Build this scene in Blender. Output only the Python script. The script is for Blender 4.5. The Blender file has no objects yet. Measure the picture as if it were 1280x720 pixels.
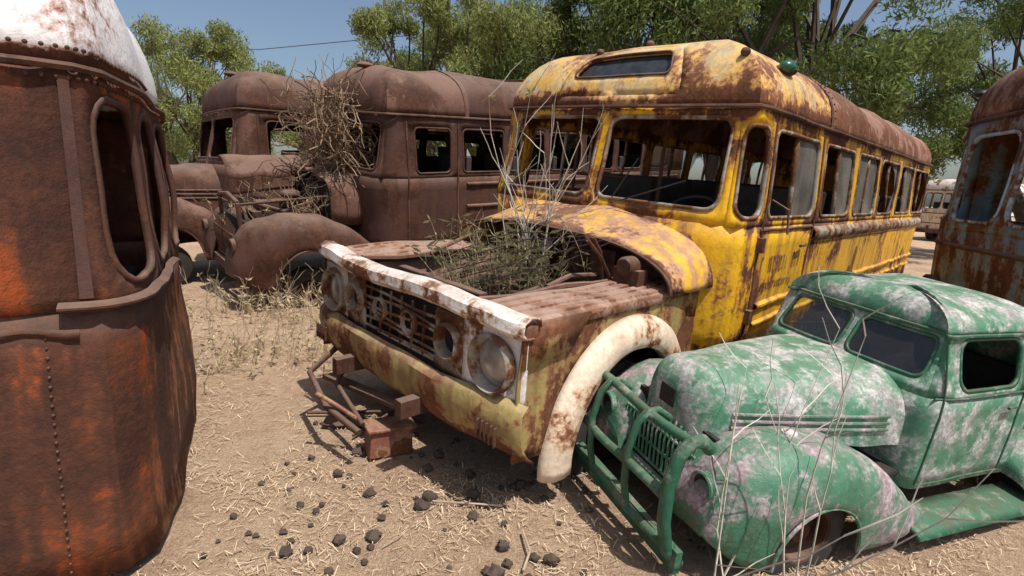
import bpy, bmesh, numpy as np, math, random
from math import sin,cos,pi,radians,sqrt
from mathutils import Vector, Matrix, noise
random.seed(7); np.random.seed(7)
CAM=(659.14,.19,.0451); H=1.6
scene=bpy.context.scene
def Rm(yaw,pit,lean):
    cz,sz=cos(yaw),sin(yaw);cy,sy=cos(pit),sin(pit);cx,sx=cos(lean),sin(lean)
    Z=np.array([[cz,-sz,0],[sz,cz,0],[0,0,1]]);Y=np.array([[cy,0,sy],[0,1,0],[-sy,0,cy]]);X=np.array([[1,0,0],[0,cx,-sx],[0,sx,cx]])
    return Z@Y@X
# x,y,z,yaw,pitch,lean,scale of each vehicle on the lot
POSE={'YB':(-.054,3.55,-.04,-2.351,.004,-.06,.996),'GT':(1.12,2.57,-.03,-2.77,-.0369,-.0682,.64),
'RB':(-3.13,7.16,.10,-2.42,.07,-.10,1.04),'RC':(-5.47,8.02,.12,-2.41,.034,-.0188,1.05),'RD':(3.61,3.98,0,-3.39,.0108,-.0105,1.)}

# ------------------------------------------------------------ materials
def nt(name):
    m=bpy.data.materials.new(name);m.use_nodes=True;t=m.node_tree;b=t.nodes['Principled BSDF'];return m,t,b
def N(t,k,**kw):
    n=t.nodes.new(k)
    for a,v in kw.items():
        if a in n.inputs: n.inputs[a].default_value=v
        else: setattr(n,a,v)
    return n
def mixc(t,fac,a,b,mode='MIX'):
    n=t.nodes.new('ShaderNodeMix');n.data_type='RGBA';n.blend_type=mode
    for i,v in ((0,fac),(6,a),(7,b)):
        if isinstance(v,bpy.types.NodeSocket): t.links.new(v,n.inputs[i])
        elif i==0: n.inputs[0].default_value=v
        else: n.inputs[i].default_value=(*v,1) if len(v)==3 else v
    return n.outputs[2]
def mth(t,op,a,b=0.,c=None,clamp=False):
    n=t.nodes.new('ShaderNodeMath');n.operation=op;n.use_clamp=clamp
    for i,v in enumerate((a,b) if c is None else (a,b,c)):
        if isinstance(v,bpy.types.NodeSocket): t.links.new(v,n.inputs[i])
        else: n.inputs[i].default_value=v
    return n.outputs[0]
def nz(t,co,scale,detail=6,rough=.6,mp=None,dist=0.,rot=None):
    if mp:
        m=t.nodes.new('ShaderNodeMapping');m.inputs['Scale'].default_value=mp[0:3]
        if rot:m.inputs['Rotation'].default_value=rot
        if len(mp)>3:m.inputs['Location'].default_value=mp[3:6]
        t.links.new(co,m.inputs[0]);co=m.outputs[0]
    n=t.nodes.new('ShaderNodeTexNoise');n.inputs['Scale'].default_value=scale;n.inputs['Detail'].default_value=detail;n.inputs['Roughness'].default_value=rough;n.inputs['Distortion'].default_value=dist
    t.links.new(co,n.inputs['Vector']);return n.outputs[0]
def ramp(t,v,stops,interp='LINEAR'):
    n=t.nodes.new('ShaderNodeValToRGB');n.color_ramp.interpolation=interp;e=n.color_ramp.elements
    while len(e)<len(stops):e.new(.5)
    for q,(p,c) in zip(e,stops):
        q.position=p;q.color=(*c,1) if hasattr(c,'__len__') else (c,c,c,1)
    t.links.new(v,n.inputs[0]);return n.outputs[0]
def rusty(name,paint=(.6,.4,.05),paint2=None,amount=.5,scale=1.5,rust=((.035,.014,.008),(.10,.037,.017),(.22,.085,.035)),primer=(.35,.2,.12),rough=.55,bump=.4,streak=.35,loc=0.,soft=.035,dust=.5,band=None,grime=.3):
    m,t,b=nt(name);tc=t.nodes.new('ShaderNodeTexCoord').outputs['Object']
    L=(loc,loc*.7,loc*1.3)
    big=nz(t,tc,scale,4,.62,(1,1,1,*L))
    st=nz(t,tc,9,2,.6,(1,1,.1,*L)); fine=nz(t,tc,30,4,.72)
    med=nz(t,tc,6,4,.65,(1,1,1,*L))
    v=mth(t,'ADD',big,mth(t,'MULTIPLY',mth(t,'SUBTRACT',st,.5),streak))
    v=mth(t,'ADD',v,mth(t,'MULTIPLY',mth(t,'SUBTRACT',fine,.5),.35))
    v=mth(t,'ADD',v,mth(t,'MULTIPLY',mth(t,'SUBTRACT',med,.5),.35))
    if band: # (axis, centre, halfwidth, strength): rust collects along an edge or seam
        sp=t.nodes.new('ShaderNodeSeparateXYZ');t.links.new(tc,sp.inputs[0])
        for ax_,c_,h_,s_ in band:
            g=mth(t,'SUBTRACT',1.,mth(t,'DIVIDE',mth(t,'ABSOLUTE',mth(t,'SUBTRACT',sp.outputs[ax_],c_)),h_),clamp=True)
            v=mth(t,'ADD',v,mth(t,'MULTIPLY',g,s_))
    th=.5+(.5-amount)*.55
    mask=ramp(t,v,[(max(0,th-soft),0.),(min(1,th+soft),1.)])
    halo=ramp(t,v,[(max(0,th-soft-.06),0.),(th,1.)])
    r=ramp(t,mth(t,'ADD',mth(t,'MULTIPLY',fine,.5),mth(t,'MULTIPLY',med,.5)),[(.3,rust[0]),(.48,rust[1]),(.66,rust[2])])
    p2=paint2 or tuple(c*.7 for c in paint)
    pc=mixc(t,ramp(t,mth(t,'ADD',mth(t,'MULTIPLY',med,.6),mth(t,'MULTIPLY',st,.4)),[(.42,0.),(.58,1.)]),paint,p2)
    pc=mixc(t,mth(t,'MULTIPLY',ramp(t,fine,[(.4,0.),(.62,1.)]),.35),pc,tuple(c*.45 for c in paint))
    pc=mixc(t,mth(t,'MULTIPLY',ramp(t,st,[(.46,0.),(.62,1.)]),grime),pc,(.13,.07,.04))
    c=mixc(t,halo,pc,primer); c=mixc(t,mask,c,r)
    geo=t.nodes.new('ShaderNodeNewGeometry');sx=t.nodes.new('ShaderNodeSeparateXYZ');t.links.new(geo.outputs['Normal'],sx.inputs[0])
    du=mth(t,'MULTIPLY',ramp(t,sx.outputs[2],[(.3,0.),(1.,1.)]),mth(t,'MULTIPLY',med,dust))
    c=mixc(t,du,c,(.40,.30,.23))
    t.links.new(c,b.inputs['Base Color'])
    ro=mth(t,'ADD',mth(t,'MULTIPLY',mask,.9-rough),mth(t,'ADD',mth(t,'MULTIPLY',fine,.3),rough-.15),clamp=True);t.links.new(ro,b.inputs['Roughness'])
    b.inputs['Specular IOR Level'].default_value=.3
    bp=N(t,'ShaderNodeBump',Strength=bump,Distance=.014)
    t.links.new(mth(t,'ADD',mth(t,'MULTIPLY',fine,.7),mth(t,'MULTIPLY',med,.5)),bp.inputs['Height']);t.links.new(bp.outputs[0],b.inputs['Normal'])
    return m
def plain(name,col,rough=.8,metal=0.,var=.3,scale=12,bump=0.):
    m,t,b=nt(name);tc=t.nodes.new('ShaderNodeTexCoord').outputs['Object']
    f=nz(t,tc,scale,2,.6);c=mixc(t,ramp(t,f,[(.3,0.),(.7,1.)]),tuple(x*(1-var) for x in col),tuple(min(1,x*(1+var)) for x in col))
    t.links.new(c,b.inputs['Base Color']);b.inputs['Roughness'].default_value=rough;b.inputs['Metallic'].default_value=metal
    if bump:
        bp=N(t,'ShaderNodeBump',Strength=bump,Distance=.01);t.links.new(f,bp.inputs['Height']);t.links.new(bp.outputs[0],b.inputs['Normal'])
    return m
def dusty_glass(name,op=.35,lo=.4):
    m,t,b=nt(name);t.nodes.remove(b);o=t.nodes['Material Output']
    tc=t.nodes.new('ShaderNodeTexCoord').outputs['Object']
    tr=N(t,'ShaderNodeBsdfTransparent',Color=(.7,.75,.73,1));d=N(t,'ShaderNodeBsdfDiffuse',Color=(.28,.26,.23,1));g=N(t,'ShaderNodeBsdfGlossy',Roughness=.08,Color=(.8,.8,.8,1))
    f=nz(t,tc,3,4,.65,(1,1,.5));f=mth(t,'MULTIPLY',ramp(t,f,[(.35,lo),(.62,1.)]),op)
    m1=t.nodes.new('ShaderNodeMixShader');t.links.new(f,m1.inputs[0]);t.links.new(tr.outputs[0],m1.inputs[1]);t.links.new(d.outputs[0],m1.inputs[2])
    m2=t.nodes.new('ShaderNodeMixShader');m2.inputs[0].default_value=.08;t.links.new(m1.outputs[0],m2.inputs[1]);t.links.new(g.outputs[0],m2.inputs[2])
    t.links.new(m2.outputs[0],o.inputs[0]);return m
def leafmat(name,c1,c2,trans=.3):
    m,t,b=nt(name);t.nodes.remove(b);o=t.nodes['Material Output'];g=t.nodes.new('ShaderNodeNewGeometry')
    c=mixc(t,g.outputs['Random Per Island'],c1,c2)
    d=t.nodes.new('ShaderNodeBsdfDiffuse');t.links.new(c,d.inputs[0])
    if not trans: t.links.new(d.outputs[0],o.inputs[0]);return m
    tl=t.nodes.new('ShaderNodeBsdfTranslucent');t.links.new(c,tl.inputs[0]);mx=t.nodes.new('ShaderNodeMixShader');mx.inputs[0].default_value=trans
    t.links.new(d.outputs[0],mx.inputs[1]);t.links.new(tl.outputs[0],mx.inputs[2]);t.links.new(mx.outputs[0],o.inputs[0]);return m

DR=((.022,.010,.007),(.062,.026,.016),(.125,.052,.03))
M_yel=rusty('yellow_rusted_paint',(.78,.43,.015),(.64,.33,.02),.28,2.2,rust=((.025,.010,.006),(.075,.028,.013),(.18,.07,.03)),primer=(.34,.13,.035),streak=.45,band=[(2,1.53,.10,.13),(2,.70,.14,.15),(2,2.24,.10,.15),(0,-1.15,.18,.12)],grime=.45)
M_yroof=rusty('roof_brown_rust',(.34,.18,.13),(.24,.12,.08),.46,1.5,primer=(.22,.11,.07))
M_cap=rusty('cream_cap_paint',(.72,.43,.10),(.68,.56,.34),.37,2.4,primer=(.42,.18,.06),streak=.2,band=[(2,2.30,.10,.15),(0,-2.4,.3,.12)],grime=.35)
M_cowl=rusty('cowl_paint',(.74,.42,.03),(.46,.25,.18),.34,2.4,primer=(.42,.22,.14),streak=.1,band=[(0,-.34,.08,.15),(0,-.82,.1,.15)],dust=.3)
M_fside=rusty('fender_side_paint',(.38,.29,.11),(.26,.21,.09),.50,2.8,primer=(.30,.15,.07),band=[(2,1.11,.08,.1),(2,.44,.1,.12)],grime=.5)
M_ftop=rusty('fender_top_paint',(.38,.25,.20),(.31,.19,.14),.40,2.2,primer=(.28,.15,.1))
M_cream=rusty('cream_paint',(.78,.67,.52),(.71,.56,.42),.26,3.2,primer=(.5,.3,.18),streak=.1,grime=.15)
M_white=rusty('white_paint',(.82,.78,.74),(.66,.58,.52),.30,3.5,primer=(.4,.24,.15),streak=.1,grime=.1)
M_grp=rusty('grille_panel_paint',(.42,.37,.32),(.25,.2,.15),.5,5,primer=(.28,.17,.1),streak=.1)
M_rust=rusty('dark_rust',(.080,.038,.030),(.058,.027,.021),.5,1.6,rust=DR,primer=(.085,.042,.03),rough=.7)
M_rust2=rusty('brown_rust',(.155,.073,.052),(.11,.05,.036),.45,1.6,rust=DR,primer=(.12,.06,.04),rough=.7)
M_orange=rusty('orange_rust',(.30,.065,.018),(.15,.042,.02),.57,1.6,rust=((.028,.012,.009),(.062,.025,.016),(.11,.04,.022)),primer=(.16,.05,.022),rough=.42,loc=3.1,streak=.5,bump=.7,band=[(2,1.3,.6,.06),(2,1.03,.06,.3)],soft=.07)
M_whiter=rusty('white_patch_rust',(.90,.88,.87),(.84,.81,.80),.17,1.6,rust=((.03,.012,.008),(.08,.03,.018),(.15,.055,.03)),primer=(.45,.25,.2),loc=1.,streak=0.,band=[(2,1.93,.07,.6)],grime=0.,dust=.1)
M_blue=rusty('blue_grey_rust',(.22,.31,.36),(.12,.17,.20),.42,2.6,primer=(.22,.13,.09),streak=.5,loc=1.7)
M_bluefr=rusty('pale_blue_frame',(.46,.58,.65),(.36,.45,.51),.40,4,primer=(.3,.16,.1))
M_green=rusty('green_chalky_paint',(.085,.25,.155),(.05,.17,.10),.45,4.6,rust=((.06,.14,.10),(.28,.27,.26),(.64,.66,.63)),primer=(.15,.28,.2),rough=.42,loc=2.,streak=.2,soft=.08,dust=.3,grime=.1)
M_greenp=rusty('green_pink_worn_paint',(.07,.22,.135),(.04,.145,.085),.44,3.2,rust=((.08,.11,.09),(.30,.20,.23),(.55,.50,.51)),primer=(.12,.22,.16),rough=.42,loc=2.,streak=.2,soft=.08,dust=.25,grime=.2)
M_green2=rusty('green_dark_paint',(.03,.14,.08),(.02,.095,.055),.30,5.,rust=((.05,.04,.03),(.10,.10,.08),(.25,.30,.24)),primer=(.08,.18,.12),rough=.42,streak=.1,dust=.3)
M_alu=rusty('window_frame_metal',(.36,.33,.28),(.25,.21,.16),.46,5,primer=(.25,.16,.1))
M_let=rusty('faded_letter_paint',(.30,.16,.04),(.2,.1,.04),.4,6)
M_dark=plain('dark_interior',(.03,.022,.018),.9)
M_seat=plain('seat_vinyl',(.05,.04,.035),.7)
M_tire=plain('tire_rubber',(.03,.028,.026),.9)
M_glass=dusty_glass('dusty_glass',.6);M_glass2=dusty_glass('dark_glass',.12)
M_lens=plain('lamp_lens',(.40,.38,.34),.25,.4)
M_black=plain('black_paint',(.02,.02,.02),.5)
M_lgreen=plain('lamp_green',(.02,.10,.06),.3)
M_stem=plain('dry_stem',(.42,.33,.22),.9);M_stemg=plain('pale_stem',(.52,.48,.40),.9)
M_vine=plain('dry_vine',(.24,.16,.10),.95)
M_signg=plain('sign_dark_glass',(.035,.04,.045),.12)
M_weedleaf=leafmat('weed_leaf',(.22,.22,.11),(.40,.34,.21))
M_dryleaf=leafmat('dry_leaf',(.36,.28,.16),(.55,.45,.29))

# ------------------------------------------------------------ mesh builder
class MB:
    def __init__(s): s.v=[];s.f=[];s.mi=[]
    def add(s,v,f,mi=0):
        o=len(s.v);s.v+= [tuple(p) for p in v];s.f+=[tuple(i+o for i in q) for q in f];s.mi+=[mi]*len(f)
    def box(s,c,d,R=None,mi=0,tp=1.):
        c=Vector(c);vs=[]
        for z in (-.5,.5):
            k=tp if z>0 else 1
            for x,y in ((-.5,-.5),(.5,-.5),(.5,.5),(-.5,.5)):
                p=Vector((x*d[0]*k,y*d[1]*k,z*d[2]))
                if R: p=R@p
                vs.append(c+p)
        s.add(vs,[(3,2,1,0),(4,5,6,7),(0,1,5,4),(1,2,6,5),(2,3,7,6),(3,0,4,7)],mi)
    def tube(s,pts,r,seg=8,mi=0,cap=True,closed=False):
        pts=[Vector(p) for p in pts];n=len(pts);rr=r if hasattr(r,'__len__') else [r]*n
        vs=[];a=None
        for i,p in enumerate(pts):
            t=(pts[(i+1)%n]-pts[i-1]) if closed else (pts[min(i+1,n-1)]-pts[max(i-1,0)])
            if t.length<1e-9:t=Vector((0,0,1))
            t.normalize()
            if a is None:
                a=t.orthogonal().normalized()
            a=(a-t*a.dot(t));a=a.normalized() if a.length>1e-6 else t.orthogonal().normalized()
            b=t.cross(a)
            for k in range(seg):
                w=2*pi*k/seg;vs.append(p+(a*cos(w)+b*sin(w))*rr[i])
        f=[]
        for i in range(n if closed else n-1):
            j=(i+1)%n
            for k in range(seg):
                k2=(k+1)%seg;f.append((i*seg+k,i*seg+k2,j*seg+k2,j*seg+k))
        if cap and not closed: f+= [tuple(range(seg))[::-1],tuple((n-1)*seg+k for k in range(seg))]
        s.add(vs,f,mi)
    def sph(s,c,r,seg=10,rings=6,mi=0,nzz=0.):
        r=r if hasattr(r,'__len__') else (r,r,r);vs=[];f=[]
        for i in range(rings+1):
            for k in range(seg):
                a=pi*i/rings;w=2*pi*k/seg;p=Vector((sin(a)*cos(w),sin(a)*sin(w),cos(a)))
                q=1+nzz*noise.noise(p*2+Vector(c)*3)
                vs.append((c[0]+p.x*r[0]*q,c[1]+p.y*r[1]*q,c[2]+p.z*r[2]*q))
        for i in range(rings):
            for k in range(seg):
                k2=(k+1)%seg;f.append((i*seg+k,(i+1)*seg+k,(i+1)*seg+k2,i*seg+k2))
        s.add(vs,f,mi)
    def lathe(s,c,prof,ax='y',seg=28,mi=0):
        vs=[];f=[];n=len(prof)
        for k in range(seg):
            w=2*pi*k/seg
            for r,h in prof:
                if ax=='y':vs.append((c[0]+r*cos(w),c[1]+h,c[2]+r*sin(w)))
                elif ax=='x':vs.append((c[0]+h,c[1]+r*cos(w),c[2]+r*sin(w)))
                else:vs.append((c[0]+r*cos(w),c[1]+r*sin(w),c[2]+h))
        for k in range(seg):
            k2=(k+1)%seg
            for i in range(n-1): f.append((k*n+i,k*n+i+1,k2*n+i+1,k2*n+i))
        s.add(vs,f,mi)
    def grid(s,fn,us,vs_,mi=0):
        o=[fn(u,v) for v in vs_ for u in us];n=len(us)
        s.add(o,[(j*n+i,j*n+i+1,(j+1)*n+i+1,(j+1)*n+i) for j in range(len(vs_)-1) for i in range(n-1)],mi)
    def obj(s,name,mats,parent=None,smooth=True,solid=0.,bevel=0.,merge=.0006,ang=38,off=-1):
        me=bpy.data.meshes.new(name);me.from_pydata(s.v,[],s.f)
        if not isinstance(mats,(list,tuple)):mats=[mats]
        for m in mats:me.materials.append(m)
        me.polygons.foreach_set('material_index',s.mi);me.update()
        bm=bmesh.new();bm.from_mesh(me)
        if merge:bmesh.ops.remove_doubles(bm,verts=bm.verts,dist=merge)
        bmesh.ops.recalc_face_normals(bm,faces=bm.faces) if solid==0 else None
        bm.to_mesh(me);bm.free()
        if smooth:
            me.shade_smooth()
            try:me.set_sharp_from_angle(angle=radians(ang))
            except Exception:pass
        ob=bpy.data.objects.new(name,me);scene.collection.objects.link(ob)
        if parent:ob.parent=parent
        if solid:
            md=ob.modifiers.new('solid','SOLIDIFY');md.thickness=solid;md.offset=off
        if bevel:
            md=ob.modifiers.new('bev','BEVEL');md.width=bevel;md.segments=2;md.limit_method='ANGLE'
        return ob
def empty(name,pose):
    x,y,z,yaw,p,l,sc=pose
    e=bpy.data.objects.new(name,None);scene.collection.objects.link(e)
    M=Matrix.Translation((x,y,z))@Matrix(Rm(yaw,p,l).tolist()).to_4x4()@Matrix.Scale(sc,4)
    e.matrix_world=M;return e,M
def lin(a,b,n):return [a+(b-a)*i/n for i in range(n+1)]
def ring(h,r,k=5,m=6):
    a0,a1,b0,b1=h;o=[]
    for i in range(m):o.append((a0+r+(a1-a0-2*r)*i/m,b0,'b',0))
    def arc(cx,cy,a,tag):
        for i in range(k):
            t=i/(k-1);w=a+t*pi/2
            o.append((cx+r*cos(w),cy+r*sin(w),tag,t))
    arc(a1-r,b0+r,-pi/2,'br')
    for i in range(1,m):o.append((a1,b0+r+(b1-b0-2*r)*i/m,'r',0))
    arc(a1-r,b1-r,0,'tr')
    for i in range(1,m):o.append((a1-r-(a1-a0-2*r)*i/m,b1,'t',0))
    arc(a0+r,b1-r,pi/2,'tl')
    for i in range(1,m):o.append((a0,b1-r-(b1-b0-2*r)*i/m,'l',0))
    arc(a0+r,b0+r,pi,'bl')
    o.pop()
    return o
def cell(mb,fn,R,h,r,mi=0,k=5,m=6,bands=2):
    u0,u1,v0,v1=R;a0,a1,b0,b1=h;rg=ring(h,r,k,m);out=[]
    for (u,v,tg,t) in rg:
        if tg=='b':o=(u,v0)
        elif tg=='r':o=(u1,v)
        elif tg=='t':o=(u,v1)
        elif tg=='l':o=(u0,v)
        else:
            cs={'br':((a1-r,v0),(u1,v0),(u1,b0+r)),'tr':((u1,b1-r),(u1,v1),(a1-r,v1)),'tl':((a0+r,v1),(u0,v1),(u0,b1-r)),'bl':((u0,b0+r),(u0,v0),(a0+r,v0))}[tg]
            if t<.5:A,B,q=cs[0],cs[1],t*2
            else:A,B,q=cs[1],cs[2],t*2-1
            o=(A[0]+(B[0]-A[0])*q,A[1]+(B[1]-A[1])*q)
        out.append(o)
    n=len(rg);vs=[]
    for j in range(bands+1):
        q=j/bands
        for (u,v,_,_),o in zip(rg,out):vs.append(fn(u+(o[0]-u)*q,v+(o[1]-v)*q))
    mb.add(vs,[(j*n+i,(j+1)*n+i,(j+1)*n+(i+1)%n,j*n+(i+1)%n)for j in range(bands) for i in range(n)],mi)
def frame_ring(mb,fn,h,r,wd=.03,mi=0):
    rg=ring(h,r);h2=(h[0]+wd,h[1]-wd,h[2]+wd,h[3]-wd);rg2=ring(h2,max(r-wd*.7,.01));n=len(rg)
    vs=[fn(a[0],a[1]) for a in rg]+[fn(a[0],a[1]) for a in rg2]
    mb.add(vs,[(i,(i+1)%n,n+(i+1)%n,n+i) for i in range(n)],mi)
def pane(mb,fn,h,mi=0):
    a0,a1,b0,b1=h
    mb.grid(fn,lin(a0,a1,6),lin(b0,b1,2),mi)
def shard(mb,fn,h,seed):
    # broken glass left in the corners of a window
    random.seed(seed);a0,a1,b0,b1=h;w=a1-a0;hh=b1-b0
    for (cx,cy,sx,sy) in ((a0,b0,1,1),(a1,b1,-1,-1),(a1,b0,-1,1)):
        a,b=random.uniform(.1,.45)*w,random.uniform(.15,.6)*hh
        mb.add([fn(cx,cy),fn(cx+sx*a,cy),fn(cx+sx*a*.4,cy+sy*b*.35),fn(cx,cy+sy*b)],[(0,1,2,3)])

# ------------------------------------------------------------ vehicle shell
class Shell:
    def __init__(s,xf,xr,w,D,e,Dr,er,z0,zs,ze,h,slope,tum,af,ar,dent=.012,low=.02,pw=.7,q=.9,seed=0):
        s.__dict__.update(locals());th=np.linspace(0,pi/2,120)
        xs=list(xf-D+D*np.cos(th)**e);ys=list(w*np.sin(th)**e)
        xs+=list(xr+Dr-Dr*np.sin(th[1:])**er);ys+=list(w*np.cos(th[1:])**er)
        s.X=np.array(xs);s.Y=np.array(ys);s.U=np.concatenate([[0],np.cumsum(np.hypot(np.diff(s.X),np.diff(s.Y)))]);s.u0=float(s.U[119]);s.xc=xf-D;s.L=float(s.U[-1])
    def ux(s,x):return s.u0+(s.xc-x)
    def P2(s,u):
        a=abs(u);sg=1 if u>=0 else -1
        return float(np.interp(a,s.U,s.X)),float(np.interp(a,s.U,s.Y)*sg)
    def pos(s,u,z,off=0.):
        x,y=s.P2(u);d=.04;x1,y1=s.P2(u+d);x0,y0=s.P2(u-d);tx,ty=x1-x0,y1-y0;l=math.hypot(tx,ty)+1e-9;nx,ny=ty/l,-tx/l
        zr=min(max((z-s.zs)/(s.ze-s.zs),0),1.3);ins=zr*(s.slope*max(nx,0)**2+s.tum*ny*ny)
        if z<s.zs: ins+=s.low*((s.zs-z)/(s.zs-s.z0))**2
        p=Vector((x,y,z));g=s.dent*noise.noise(p*1.7+Vector((s.seed,0,0)))+s.dent*.5*noise.noise(p*4.3)
        k=off-ins+g
        return (x+nx*k,y+ny*k,z)
    def roof(s,u,t,off=0.):
        bx,by,bz=s.pos(u,s.ze);sx=min(max(bx,s.xr+s.ar),s.xf-s.slope-s.af);a=t*pi/2;c=max(cos(a),0)**s.pw
        z=s.ze+s.h*max(0,sin(a))**s.q;x=sx+(bx-sx)*c;y=by*c
        p=Vector((x,y,z));g=s.dent*1.6*noise.noise(p*1.9+Vector((s.seed+4,0,0)))*min(1,t*4)
        k=off;sy=1 if by>=0 else -1
        return (x+k*cos(a)*(1 if bx>sx else 0),y+k*cos(a)*sy,z+k*sin(a)+g)
def build_shell(par,S,mats,wins,wsh,zwin,sign=None,capx=None,glass=None,trim=True,frames=None,rr=.07,wrr=.09,wglass=None,sash=False):
    """mats=(body,roof,cap,trim,frame)"""
    body,roofm,capm,trimm,framem=mats
    mb=MB();z1,z2=zwin
    us=sorted(set([round(float(x),4) for x in list(np.linspace(-S.L,S.L,130))+[0.]]))
    mb.grid(S.pos,us,lin(S.z0,z1-.05,6))
    v0,v1=z1-.05,S.ze;fr=MB();gl=MB()
    f1=lambda u,v:S.pos(u,v,.006);f2=lambda u,v:S.pos(u,v,-.02)
    c=wsh # list of (u0,u1,h0,h1,z0,z1)
    cur=c[-1][1];cells=[]
    for (a,b,h0,h1,ha,hb) in c: cells.append((a,b,(h0,h1,ha,hb),wrr,wglass,0))
    for (xa,xb,g) in wins:
        ua,ub=S.ux(xa),S.ux(xb);cells.append((cur,ub+.035,(ua,ub,z1,z2),rr,g,1));cur=ub+.035
    for ci,(a,b,h,r,g,kd) in enumerate(cells):
        for sg in (1,-1):
            R=(a,b,v0,v1) if sg>0 else (-b,-a,v0,v1);hh=h if sg>0 else (-h[1],-h[0],h[2],h[3])
            r2=min(r,(hh[1]-hh[0])*.35)
            cell(mb,S.pos,R,hh,r2,bands=2)
            frame_ring(fr,f1,hh,r2,.022)
            if g=='g': pane(gl,f2,hh)
            elif g=='h' and sg>0: pane(gl,f2,((hh[0]+hh[1])/2,hh[1],hh[2],hh[3]))
            elif g=='s': shard(gl,f2,hh,ci*7+sg)
            if sash and kd:
                um=(hh[0]+hh[1])/2+.03*sin(ci*3)
                fr.grid(lambda u,v:S.pos(u+.01*sin(ci*5)*(v-1.8),v,-.008),[um-.012,um+.012],lin(hh[2]+.01,hh[3]-.01,4))
    for sg in (1,-1):
        mb.grid(S.pos,[sg*q for q in lin(cur,S.L,16)],lin(v0,v1,3))
    mb.obj('body_panels',body,par,solid=.03)
    fr.obj('window_frames',frames or framem,par,solid=.03)
    if gl.v:gl.obj('window_glass',glass or M_glass,par)
    rb=MB();ts=[0,.08,.18,.3,.42,.54,.66,.78,.9,1.]
    if sign:
        hu,t0,t1=sign;cu=hu+.1
        us2=sorted(set([round(u,4) for u in us if abs(u)>cu+.02]+[-cu,cu]));L=[u for u in us2 if u<=-cu];Rr=[u for u in us2 if u>=cu]
        tl=[0,.04,.08]+lin(.08,t1+.08,6)[1:]+[t for t in ts if t>t1+.1]
        for seg in (L,Rr):rb.grid(S.roof,seg,tl)
        rb.grid(S.roof,lin(-cu,cu,10),[0,.04,.08]);rb.grid(S.roof,lin(-cu,cu,10),[t1+.08]+[t for t in ts if t>t1+.1])
        cell(rb,S.roof,(-cu,cu,.08,t1+.08),(-hu,hu,t0,t1),.05,m=8,bands=3)
        sg_=MB();sg_.grid(lambda u,t:tuple(np.array(S.roof(u,t))-np.array((.05,0,0))),lin(-hu-.03,hu+.03,6),lin(t0-.02,t1+.02,3));sg_.obj('destination_sign_glass',M_signg,par)
        s2=MB();frame_ring(s2,lambda u,v:S.roof(u,v,.008),(-hu-.01,hu+.01,t0-.008,t1+.008),.06,.014);s2.obj('destination_sign_frame',trimm,par,solid=.02)
    else: rb.grid(S.roof,us,ts)
    for i,f in enumerate(rb.f):
        if capx is not None:
            cx=sum(rb.v[k][0] for k in f)/len(f)
            rb.mi[i]=1 if cx>capx else 0
    rb.obj('roof',[roofm,capm or roofm],par,solid=.025)
    if trim:
        tb=MB();pts=[S.pos(u,S.ze,.018) for u in us];tb.tube(pts,.015,6,cap=False)
        if capx is not None:
            uu=S.ux(capx)
            pr=[S.roof(uu,t,.008) for t in lin(0,1,14)];pl=[S.roof(-uu,t,.008) for t in lin(1,0,14)]
            for pp in (pr,pl):
                vs=[(p[0]-.03,p[1],p[2]) for p in pp]+[(p[0]+.03,p[1],p[2]) for p in pp];n=len(pp)
                tb.add(vs,[(i,i+1,n+i+1,n+i) for i in range(n-1)])
        tb.obj('roof_gutter',trimm,par)
def strip(mb,S,u0,u1,z0,z1,off,n=40,mi=0):
    f=lambda u,v:S.pos(u,z0+(z1-z0)*v,off*[0,1,1,0][int(round(v*3))]+.002)
    mb.grid(f,lin(u0,u1,n),[0,1/3,2/3,1],mi)
def rivets(mb,pts,r=.012):
    for p in pts:mb.sph(p,r,6,4)
def wheel(mb,x,y,z,R=.45,w=.2,sg=1):
    mb.lathe((x,y,z),[(R*.55,-w/2),(R*.85,-w/2),(R*.97,-w*.4),(R,-w*.2),(R,w*.2),(R*.97,w*.4),(R*.85,w/2),(R*.55,w/2)],seg=32,mi=0)
    mb.lathe((x,y,z),[(0.001,.03*sg),(R*.2,.04*sg),(R*.25,.0),(R*.48,-.02*sg),(R*.52,w*.45*sg),(R*.57,w*.5*sg)],seg=24,mi=1)
def interior(par,S,x0,x1,n,zf=.9):
    mb=MB();mb.box(((x0+x1)/2,0,zf),(x0-x1,S.w*2-.15,.05),mi=0)
    for i in range(n):
        x=x0-.9-(x0-x1-1.2)*i/max(1,n)
        for sy in (-1,1):
            mb.box((x,sy*S.w*.58,zf+.3),(.4,S.w*.6,.12),mi=1);mb.box((x-.22,sy*S.w*.58,zf+.6),(.09,S.w*.6,.55),mi=1)
    mb.obj('seats_and_floor',[M_dark,M_seat],par,smooth=False,bevel=.02)

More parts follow.
